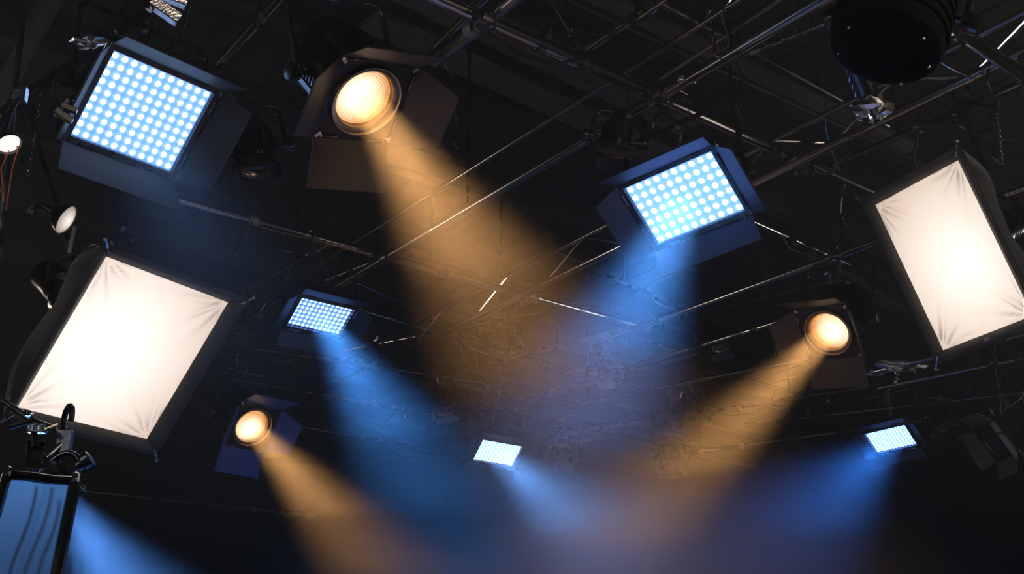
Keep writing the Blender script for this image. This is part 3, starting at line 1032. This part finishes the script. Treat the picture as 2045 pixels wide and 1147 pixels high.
sbr = [o for o in bpy.data.objects if o.get('label', '').startswith('tall softbox')][0]
sq = []
for q in range(40):
    a_ = q / 39 * 4 * PI
    sq.append((0.018 * math.cos(a_) * (1 - q / 80) + q * .0006 - .01, -0.86 / 2 - 0.028 + 0.010 * math.sin(a_ * 1.3), 0.024))
MB().tube(sq, 0.0014, 5).build('stitched_emblem', WHITE, sbr, smooth=True)

# ------------------------------------------------------------------ blue lit diffusion frame at lower left
CLOTH = bpy.data.materials.new('thin_diffusion_cloth')
CLOTH.use_nodes = True
nt = CLOTH.node_tree
b_ = nt.nodes['Principled BSDF']
tr = nt.nodes.new('ShaderNodeBsdfTranslucent'); tr.inputs['Color'].default_value = (0.55, 0.62, 0.7, 1)
df = nt.nodes.new('ShaderNodeBsdfDiffuse'); df.inputs['Color'].default_value = (0.05, 0.07, 0.1, 1)
mxs = nt.nodes.new('ShaderNodeMixShader'); mxs.inputs[0].default_value = 0.75
nt.links.new(df.outputs[0], mxs.inputs[1]); nt.links.new(tr.outputs[0], mxs.inputs[2])
nt.links.new(mxs.outputs[0], nt.nodes['Material Output'].inputs['Surface'])
nt.nodes.remove(b_)

fa = [far(14, 950, 4.6), far(150, 962, 4.6), far(92, 1250, 4.25), far(-70, 1240, 4.25)]
cen = sum(fa, Vector()) / 4
xx = (fa[1] - fa[0]).normalized(); nn = xx.cross((fa[0] - fa[3]).normalized()).normalized()
if nn.y > 0: nn = -nn
tfr = thing('diffusion_frame', 'black framed cloth diffuser glowing blue at the lower left corner', 'diffuser', frameM((xx, nn.cross(xx), nn), cen))
for i in range(4):
    a, b = fa[i], fa[(i + 1) % 4]
    MB().tube([a, a.lerp(b, .33) + nn * .004, a.lerp(b, .66) - nn * .004, b], 0.017 if i != 1 else 0.021, 8).build('frame_bar', BLK, tfr, world=True, smooth=True)
m_ = MB(); v_ = []; f_ = []; K = 28
for i in range(K + 1):
    for j in range(K + 1):
        p = fa[0].lerp(fa[1], i / K).lerp(fa[3].lerp(fa[2], i / K), j / K)
        p += nn * (0.006 * math.sin(i / K * 9 + 1.9 * math.sin(j / K * 3)) * math.sin(PI * i / K) + 0.002 * math.sin(i / K * 31 + j / K * 5) * math.sin(PI * i / K))
        v_.append(p)
for i in range(K):
    for j in range(K):
        p = i * (K + 1) + j; f_.append((p, p + 1, p + K + 2, p + K + 1))
m_.add(v_, f_); m_.build('diffuser_cloth', CLOTH, tfr, world=True, smooth='all')
for i in (0, 1):
    e = MB(); e.lathe([(0.0001, -.02), (0.012, -.015), (0.014, 0.012), (0.0001, .02)], 8, Matrix.Translation(fa[i] + nn * .02)); e.build('corner_screw', CHROME, tfr, world=True, smooth=True)
hb = MB()
top = at(20, 835, 3.55)
c0 = fa[0].lerp(fa[1], 0.35)
hb.box((0, 0, 0), (0.06, 0.03, 0.12), frameM((xx, nn, xx.cross(nn)), c0 + Vector((0, 0, .07))), taper=0.7)
hb.tube([c0 + Vector((0, 0, .1)), c0 + Vector((-.03, 0.02, .20)), c0 + Vector((-.22, 0.06, .32)), c0 + Vector((-.30, 0.08, 1.8))], 0.012, 8)
hb.build('hanger_arm', BLKM, tfr, world=True, smooth=True)
gp = MB()
gp.tube([c0 + Vector((-.09, 0, .17)), c0 + Vector((-.01, -.01, .19)), c0 + Vector((.05, 0, .17)), c0 + Vector((.085, 0, .13))], 0.009, 8)
gp.box((0, 0, 0), (0.06, 0.03, 0.03), Matrix.Translation(c0 + Vector((0, 0, .165))))
gp.lathe([(0.0001, 0), (0.016, 0.004), (0.018, 0.02), (0.0001, .024)], 10, Matrix.Translation(c0 + Vector((-.03, -.01, .20))))
gp.build('grip_head', CHROME, tfr, world=True, smooth=True)
each('t_handle', BRASS, tfr, [MB().tube([c0 + Vector((.03, -.01, .16)), c0 + Vector((.075, -.02, .175))], 0.006, 6)], world=True)
for (a, b) in (((0.42, 0.02), (0.36, 1.0)), ((0.62, 0.02), (0.5, 1.0)), ((0.75, 0.1), (0.68, .9))):
    pts = []
    for q in range(9):
        s_ = a[1] + (b[1] - a[1]) * q / 8; u_ = a[0] + (b[0] - a[0]) * q / 8 + .03 * math.sin(q * 1.1)
        pts.append(fa[0].lerp(fa[1], u_).lerp(fa[3].lerp(fa[2], u_), s_) - nn * 0.05)
    MB().tube(pts, 0.004, 6).build('tie_line', RUBBER, tfr, world=True, smooth=True)

# the lamp behind it
Mb = frameM((1, 0, 0), (0, 0, 0)) if False else None
src = far(118, 985, 5.15)
tgt = far(330, 1330, 5.0)
dz = (tgt - src).normalized(); dx = Vector((1, 0, 0)); dx = (dx - dz * dx.dot(dz)).normalized()
bl = fresnel('fresnel_spotlight', 'blue lamp hidden behind the framed diffuser at lower left', frameM((dx, dz.cross(dx), dz), src), 0.045,
             src + Vector((-.02, .05, .30)), (85, 85, 85, 85), (0.10, 0.10, 330, (0.12, 0.36, 1.0), 54, far(345, 1330, 5.0)), 0.02,
             emit_radial('blue_lens', (0.3, 0.8, 2.6), (0.1, 0.3, 1.2), 0.1), blen=0.12, arm=0.08)
d = bpy.data.lights.new('lamp_spill', 'AREA'); d.shape = 'DISK'; d.size = 0.12; d.energy = 2.2; d.color = (0.14, 0.42, 1.0)
o = bpy.data.objects.new('lamp_spill', d); COL.objects.link(o)
ctr = far(20, 1040, 5.1); o.location = ctr
o.rotation_euler = (far(60, 1080, 4.4) - ctr).to_track_quat('-Z', 'Y').to_euler()

# ------------------------------------------------------------------ unlit and far fixtures
DARKLENS = mat('unlit_lens_glass', (0.10, 0.11, 0.13), 0.15, 0.0, var=0.4, scale=12, spec=0.8)
PALE = mat('pale_grey_door', (0.30, 0.29, 0.28), 0.55, var=0.2)
BLUELIT_DOOR = mat('door_blue_light_tint', (0.16, 0.24, 0.40), 0.5, var=0.2)  # blue light falling on small far lamps, coloured into their doors
ORANGELIT_DOOR = mat('door_orange_light_tint', (0.42, 0.30, 0.2), 0.5, var=0.2)  # orange beam light coloured into the doors of a grey lamp
small = [
    ('small unlit spotlight with chrome rim left of the middle far panel', (888, 818), 11.0, (0.2, .9), 60, (.98, -.1), 0.062, 0.055, BLUEPL, (60, 50, 50, 60), (885, 742)),
    ('small lamp with open doors coloured as blue lit right of the middle far panel', (1122, 905), 11.4, (-.3, .9), 42, (.95, -.2), 0.06, 0.09, BLUELIT_DOOR, (40, 40, 30, 40), (1125, 850)),
    ('far lamp with doors coloured as orange lit inside the right orange beam', (1340, 925), 11.2, (.1, .95), 62, (.98, 0.1), 0.055, 0.10, ORANGELIT_DOOR, (60, 60, 25, 60), (1352, 850)),
    ('unlit lamp with grey hexagonal doors at the right edge', (1990, 880), 9.0, (-.8, .6), 55, (.8, .5), 0.085, 0.13, PALE, (50, 40, 20, 30), (2000, 760)),
    ('unlit ribbed lamp hanging right of the large blue panel', (515, 330), 8.0, (.2, .95), 64, (.98, .1), 0.085, 0.06, FLAP, (70, 70, 60, 70), (520, 235)),
    ('unlit lamp in the dark between the thick pipe and the upper blue panel', (1225, 300), 9.0, (-.2, .95), 66, (.95, -.2), 0.07, 0.08, FLAP, (60, 60, 50, 60), (1228, 240)),
    ('unlit lamp hanging over the left far spotlight', (480, 655), 10.5, (.2, .95), 66, (.98, .1), 0.06, 0.05, FLAP, (70, 70, 60, 70), (486, 600)),
    ('unlit lamp half hidden by the right far panel', (1885, 850), 11.8, (.2, .95), 60, (.98, .1), 0.06, 0.06, FLAP, (60, 60, 50, 60), (1880, 800)),
    ('tiny unlit lamp under the far pipe right of the middle', (1215, 745), 12.5, (.4, .9), 50, (.9, .3), 0.06, 0.07, PALE, (40, 60, 40, 60), (1215, 700)),
    ('tiny lamp with doors coloured as a blue glint above the right orange beam', (1345, 838), 12.5, (-.4, .9), 55, (.9, -.3), 0.06, 0.09, BLUELIT_DOOR, (50, 60, 40, 60), (1350, 800)),
    ('dark lamp hanging left of the right spotlight', (1440, 690), 11.5, (.3, .9), 60, (.9, -.2), 0.07, 0.07, FLAP, (50, 60, 40, 60), (1445, 640)),
    ('dark lamp hanging below the middle pipe crossing', (1000, 690), 12.0, (-.3, .9), 60, (.9, .2), 0.06, 0.07, FLAP, (50, 60, 40, 60), (1003, 640)),
]
for (lab, (px, py), dist, im, tilt, xi, R, fl, fm_, an, hp) in small:
    ht = snap(*hp)
    nd = max(5.0, min(16.0, (ht.y - 0.03) / ray(px, py).normalized().y))
    R = R * nd / dist; fl = fl * nd / dist
    Mx = aim(px, py, nd, im, tilt, xi)
    fresnel('stage_lamp', lab, Mx, R, ht, an, None, fl, DARKLENS, flapmat=fm_, blen=R * 3.2, arm=R * 3.0, group='unlit lamps on the grid')

FLAPM = mat('soot_black_drum', (0.004, 0.004, 0.004), 0.85, spec=0.15)
# big dark drum lamp at the upper right
Md = aim(1768, 95, 4.3, (-.25, .9), 48, (.95, .1))
t = thing('drum_lamp', 'big black unlit drum lamp at the upper right corner', 'stage light', Md)
R = 0.18
prof = [(0.0001, 0.03), (R * .7, 0.03), (R * .95, 0.0), (R, -0.03)]
for i in range(9):
    z0 = -0.04 - i * 0.045
    prof += [(R * .96, z0), (R * .96, z0 - .02), (R * 1.02, z0 - .022), (R * 1.02, z0 - .04)]
prof += [(R * .8, -.50), (0.0001, -.52)]
MB().lathe(prof, 40).build('barrel', FLAPM, t, smooth=True)
for k in (0, 1, 3, 4, 6):
    w = 2 * PI * k / 7
    MB().lathe([(0.0001, .006), (0.005, .004), (0.006, 0)], 8, Matrix.Translation((R * .8 * math.cos(w), R * .8 * math.sin(w), 0.022))).build('rivet', CHROME, t, smooth=True)
yoke(t, Md, R + .04, -.2, .22, (Md.translation.x + .05, Md.translation.y + .05, H - .1), r=.014)
# ribbed black sleeve and the crumpled foil at its end
a = far(1662, 20, 4.6); b = far(1738, 205, 4.75)
pts = [a.lerp(b, q / 24) for q in range(25)]
t2 = thing('ribbed_hose', 'black ribbed air hose hanging from the drum lamp', 'hose', Matrix.Translation((a + b) / 2))
MB().tube(pts, [0.034 + 0.007 * (q % 2) for q in range(25)], 14).build('hose_tube', BLKM, t2, world=True, smooth='all')
MB().tube([b, b + (b - a).normalized() * .05], [0.034, 0.034], 14).build('end_cuff', PALE, t2, world=True, smooth=True)
rnd = random.Random(5)
fo = MB(); c = far(1742, 218, 4.72); nu, nv = 14, 9; v_ = []; f_ = []
for j in range(nv + 1):
    for i in range(nu):
        th = PI * j / nv; ph = 2 * PI * i / nu
        r = 0.052 * (1 + rnd.uniform(-.3, .22))
        v_.append(c + Vector((r * 1.25 * math.sin(th) * math.cos(ph), r * math.sin(th) * math.sin(ph), r * .85 * math.cos(th))))
for j in range(nv):
    for i in range(nu):
        l = (i + 1) % nu; f_.append((j * nu + i, (j + 1) * nu + i, (j + 1) * nu + l, j * nu + l))
fo.add(v_, f_)
tag(fo.build('foil_wrap', FOIL, origin=c), 'crumpled silver foil at the end of the black hose', 'foil')

def crumple(px, py, dist, r, sx, name, label, cat, m, seed):
    rnd = random.Random(seed)
    fo = MB(); c = dist if isinstance(dist, Vector) else far(px, py, dist); nu, nv = 13, 7; v_ = []; f_ = []
    for j in range(nv + 1):
        for i in range(nu):
            th = PI * j / nv; ph = 2 * PI * i / nu
            q = r * (1 + rnd.uniform(-.35, .3))
            v_.append(c + Vector((q * sx * math.sin(th) * math.cos(ph), q * .8 * math.sin(th) * math.sin(ph), q * .6 * math.cos(th))))
    for j in range(nv):
        for i in range(nu):
            l = (i + 1) % nu; f_.append((j * nu + i, (j + 1) * nu + i, (j + 1) * nu + l, j * nu + l))
    fo.add(v_, f_)
    return tag(fo.build(name, m, origin=c), label, cat, 'crumpled foil scraps')


for (px, py, r, sx, lab, sd) in ((1200, 735, .10, 2.2, 'crumpled foil scrap glinting blue below the upper blue panel beam', 1), (1345, 832, .07, 2.0, 'small foil scrap glinting above the right orange beam', 2),
                                 (1155, 742, .05, 2.0, 'smaller foil scrap left of the blue glinting one', 3), (1800, 742, .08, 2.6, 'foil wrapped on the pipe under the right softbox', 4), (1745, 745, .05, 1.6, 'small foil scrap just right of the right spotlight bottom door', 6),
                                 (176, 84, .04, 1.5, 'crinkled foil flag at the upper left corner of the large blue panel', 8), (1385, 176, .035, 1.4, 'small foil scrap right of the long truss crossing', 7)):
    crumple(px, py, 5.2 if px < 400 else snap(px, py), r, sx, 'foil_scrap', lab, 'foil', FOIL, sd)

# small clip lamps at left
def clip_lamp(label, px, py, dist, img, tilt, ximg, R, glow, stem_to, wires=0):
    M = aim(px, py, dist, img, tilt, ximg)
    t = thing('clip_lamp', label, 'lamp', M, 'small clip lamps')
    MB().lathe([(R, 0.0), (R * 1.03, 0.004), (R * 1.0, -0.01), (R * .85, -R * .5), (R * .5, -R * .95), (R * .3, -R * 1.1), (R * .28, -R * 1.9), (0.0001, -R * 2)], 28).build('reflector', BLKM, t, smooth=True)
    MB().lathe([(R * .97, -0.006), (R * .7, 0.004), (R * .35, 0.010), (0.0001, 0.012)], 28).build('lamp_glass', glow, t, smooth='all')
    c = M @ Vector((0, 0, -R * 1.5)); s = Vector(stem_to)
    MB().tube([c, c.lerp(s, .3) + Vector((0, 0, .03)), s], 0.007, 8).build('arm', BLKM, t, world=True, smooth=True)
    MB().box((0, 0, 0), (0.05, 0.03, 0.06), Matrix.Translation(s)).build('clip', CHROME, t, world=True)
    for k in range(wires):
        x0 = c + Vector((0.01 * k, 0, 0))
        MB().tube([x0, x0 + Vector((.02 * k, 0, -.06)), x0 + Vector((-.03 + .03 * k, 0.0, -.14)), x0 + Vector((.03, 0, -.24 - .03 * k))], 0.0025, 6).build('wire', ORANGE, t, world=True, smooth=True)
    return t


WG = emit_radial('clip_lamp_glass_white', (1.6, 1.5, 1.4), (0.35, 0.32, 0.30), 0.06, 1.2)
WG2 = emit_radial('clip_lamp_glass_warm', (1.1, 1.0, 0.9), (0.30, 0.24, 0.2), 0.07, 1.2)
clip_lamp('small lit clip lamp with orange wires at the left edge', 18, 288, 5.0, (.3, .6), 40, (.9, .2), 0.042, WG, far(40, 190, 5.2), 3)
clip_lamp('small reflector lamp lit at its rim above the left softbox', 133, 440, 6.6, (.85, .5), 62, (.5, -.86), 0.075, WG2, far(60, 420, 6.8), 0)
s1 = far(150, 452, 6.5); s2 = far(138, 505, 6.5)
tag(MB().tube([s1, s2], 0.010, 8).build('steel_strut', PALE, origin=s1, smooth=True), 'short pale strut below the small reflector lamp', 'strut')
# chrome blocks: above the large blue panel, behind the left softbox, on the right softbox
def clamp_block(px, py, dist, label, s=1.0, m=CHROME):
    c = dist if isinstance(dist, Vector) else far(px, py, dist)
    t = thing('super_clamp', label, 'clamp', Matrix.Translation(c), 'heavy clamps')
    R = Matrix.Rotation(.5, 4, 'Y') @ Matrix.Rotation(.4, 4, 'Z') @ Matrix.Scale(s, 4)
    MB().box((0, 0, 0), (.10, .05, .035), R).build('jaw', m, t)
    MB().box((0.01, 0, 0.05), (.085, .045, .03), R @ Matrix.Rotation(-.25, 4, 'Y')).build('jaw', m, t)
    MB().tube([R @ Vector((-.04, 0, -.03)), R @ Vector((-.04, 0, .09))], .012 * s, 10).build('screw', m, t, smooth=True)
    MB().tube([R @ Vector((-.07, 0, .09)), R @ Vector((-.01, 0, .10))], .006 * s, 8).build('t_handle', m, t, smooth=True)
    return t


clamp_block(330, 22, 4.95, 'large shiny clamp above the large blue panel', 1.15)
clamp_block(240, 488, 6.62, 'silver clamp behind the top corner of the left softbox', 0.9)
clamp_block(1850, 303, snap(1850, 290), 'silver clamp on top of the right softbox', 0.75)
clamp_block(128, 232, 5.2, 'worn clamp low at the left side of the large blue panel', 0.7, DSTEEL)
clamp_block(1362, 205, on(B1, at(1362, 215, HB)), 'clamp where the thick pipe meets the hook of the upper blue panel', 0.8, DSTEEL)
clamp_block(775, 500, at(776, 512, HB), 'clamp at the pipe crossing right of the small blue panel', 0.7)
clamp_block(1670, 512, on(B3, (2.24, 8.15)), 'silver clamp over the right spotlight', 0.8)
clamp_block(1995, 735, at(1985, 728, H), 'clamp on the bright pipe at the right edge', 0.9)
clamp_block(585, 575, snap(590, 560), 'small silver clamp beside the small blue panel', 0.45, FOIL)
clamp_block(1780, 745, at(1790, 768, H), 'blue glinting clamp under the right softbox', 0.9)

# ------------------------------------------------------------------ cables and chains
rc = random.Random(11)
CG = 'thin black cables slung between the pipes'
n_c = 0


def cable(p, q, sag, r, label, group=CG, m=RUBBER, wob=0.02):
    p, q = Vector(p), Vector(q)
    pts = chain_path(p, q, sag, 18)
    ph = rc.uniform(0, 6)
    pts = [a + Vector((wob * math.sin(i * .9 + ph), wob * math.cos(i * .7 + ph), 0)) for i, a in enumerate(pts)]
    mid = (p + q) / 2
    return tag(MB().tube(pts, r, 6).build('power_cable', m, origin=mid, smooth=True), label, 'cable', group)


named = [((545, 300), (470, 440), 4.9, .25, 'cable drooping behind the large spotlight bottom door'),
         ((905, 110), (912, 300), 4.6, .02, 'cable hanging from the black top door of the large spotlight'),
         ((1475, 120), (1478, 360), 4.7, .02, 'cable hanging down right of the upper blue panel'),
         ((30, 20), (45, 330), 4.3, .03, 'thick cable running down the left edge'),
         ((1660, 420), (1672, 512), 4.6, .02, 'cable hanging above the right spotlight'),
         ((1965, 130), (1990, 330), 4.5, .05, 'cable looping down at the right edge behind the softbox'),
         ((440, 130), (560, 200), 4.7, .12, 'cable from the large blue panel to the large spotlight'),
         ((1990, 700), (2010, 860), 4.3, .04, 'cable dropping to the unlit lamp at the right edge'),
         ((960, 45), (1160, 120), 4.85, .10, 'cable sagging under the thick pipe at top centre'),
         ((1700, 270), (1610, 330), 4.8, .12, 'cable sagging at the crossing left of the right softbox')]
for (a, b, z, sag, lab) in named:
    p = snap(*a); u = ray(*b); q = Vector((0, 0, CAMZ)) + u * (p.y / u.y)
    cable(p, q, sag, 0.008, lab, 'single hanging cables')
nc = 0
cand = [P for P in PIPES if len(P[2].split()) <= 11]
for rnd_ in range(3):
    for (p, q, lab) in cand:
        a = p.lerp(q, rc.uniform(.25, .75))
        best = []
        for (p2, q2, l2) in PIPES:
            if l2 == lab: continue
            b = p2.lerp(q2, rc.uniform(.15, .85))
            best.append(((a - b).length, b))
        best.sort(key=lambda t_: t_[0])
        b = best[0 if rnd_ < 2 else 1][1]
        if (b - a).length > 2.6: continue
        pre = ('thin cable slung from the ', 'loose lead tied to the ', 'cord draped from the ')[rnd_]
        cable(a, b, (.10, .22, .38)[rnd_] * (b - a).length * .6, (.009, .006, .005)[rnd_], pre + lab, CG, (RUBBER, DSTEEL, STEEL)[rnd_], wob=0.03)
CGR = 'safety chains hanging by the lamps'
for (px, py, L_, dist, lab) in ((1358, 215, .30, 6.7, 'chain beside the hook of the upper blue panel'), (1655, 505, .3, 8.4, 'chain hanging above the right spotlight'),
                                (488, 640, .45, 9.6, 'chain above the left far spotlight'), (285, 40, .12, 5.0, 'short chain over the middle of the large blue panel'),
                                (1985, 200, .4, 7.0, 'chain at the right edge above the right softbox'), (640, 480, .22, 8.0, 'chain above the small blue panel'),
                                (45, 120, .5, 5.6, 'chain hanging at the left edge beside the large blue panel'), (985, 790, .25, 11.5, 'chain above the middle far panel'),
                                (1772, 770, .3, 11.2, 'chain above the right far panel'), (1990, 740, .5, 10.4, 'chain over the unlit lamp at the right edge')):
    p = snap(px, py)
    o = chain_mesh([p, p + Vector((.005, 0, -L_ / 2)), p + Vector((-.004, 0, -L_))]).build('safety_chain', CHROME, origin=p, smooth='all')
    tag(o, lab, 'chain', CGR)

# vertical drop rods that hold the grid under the ceiling
DG = 'steel drop rods between grid and ceiling'
for (p, w) in ((A1[0].lerp(A1[1], .15), 'near top edge over the long truss'), (A1[0].lerp(A1[1], .75), 'over the far half of the long truss'), (A2[0].lerp(A2[1], .12), 'over the right truss near the softbox'),
               (A2[0].lerp(A2[1], .7), 'over the crossing in the middle of the grid'), (B1[0].lerp(B1[1], .1), 'over the thick pipe by the large spotlight'), (B1[0].lerp(B1[1], .6), 'over the thick pipe by the upper blue panel'),
               (B2[0].lerp(B2[1], .3), 'over the pipe by the small blue panel'), (B5[0], 'over the thin pipe of the left far spotlight')):
    q = Vector((p.x, p.y, 6.352))
    p2 = p + Vector((0, 0, .03))
    tag(MB().tube([p2, q], 0.010, 8).build('drop_rod', BLKM, origin=p2, smooth=True), 'thin dark drop rod ' + w, 'rod', DG)

print('tris', sum(len(o.data.polygons) for o in bpy.data.objects if o.type == 'MESH'))
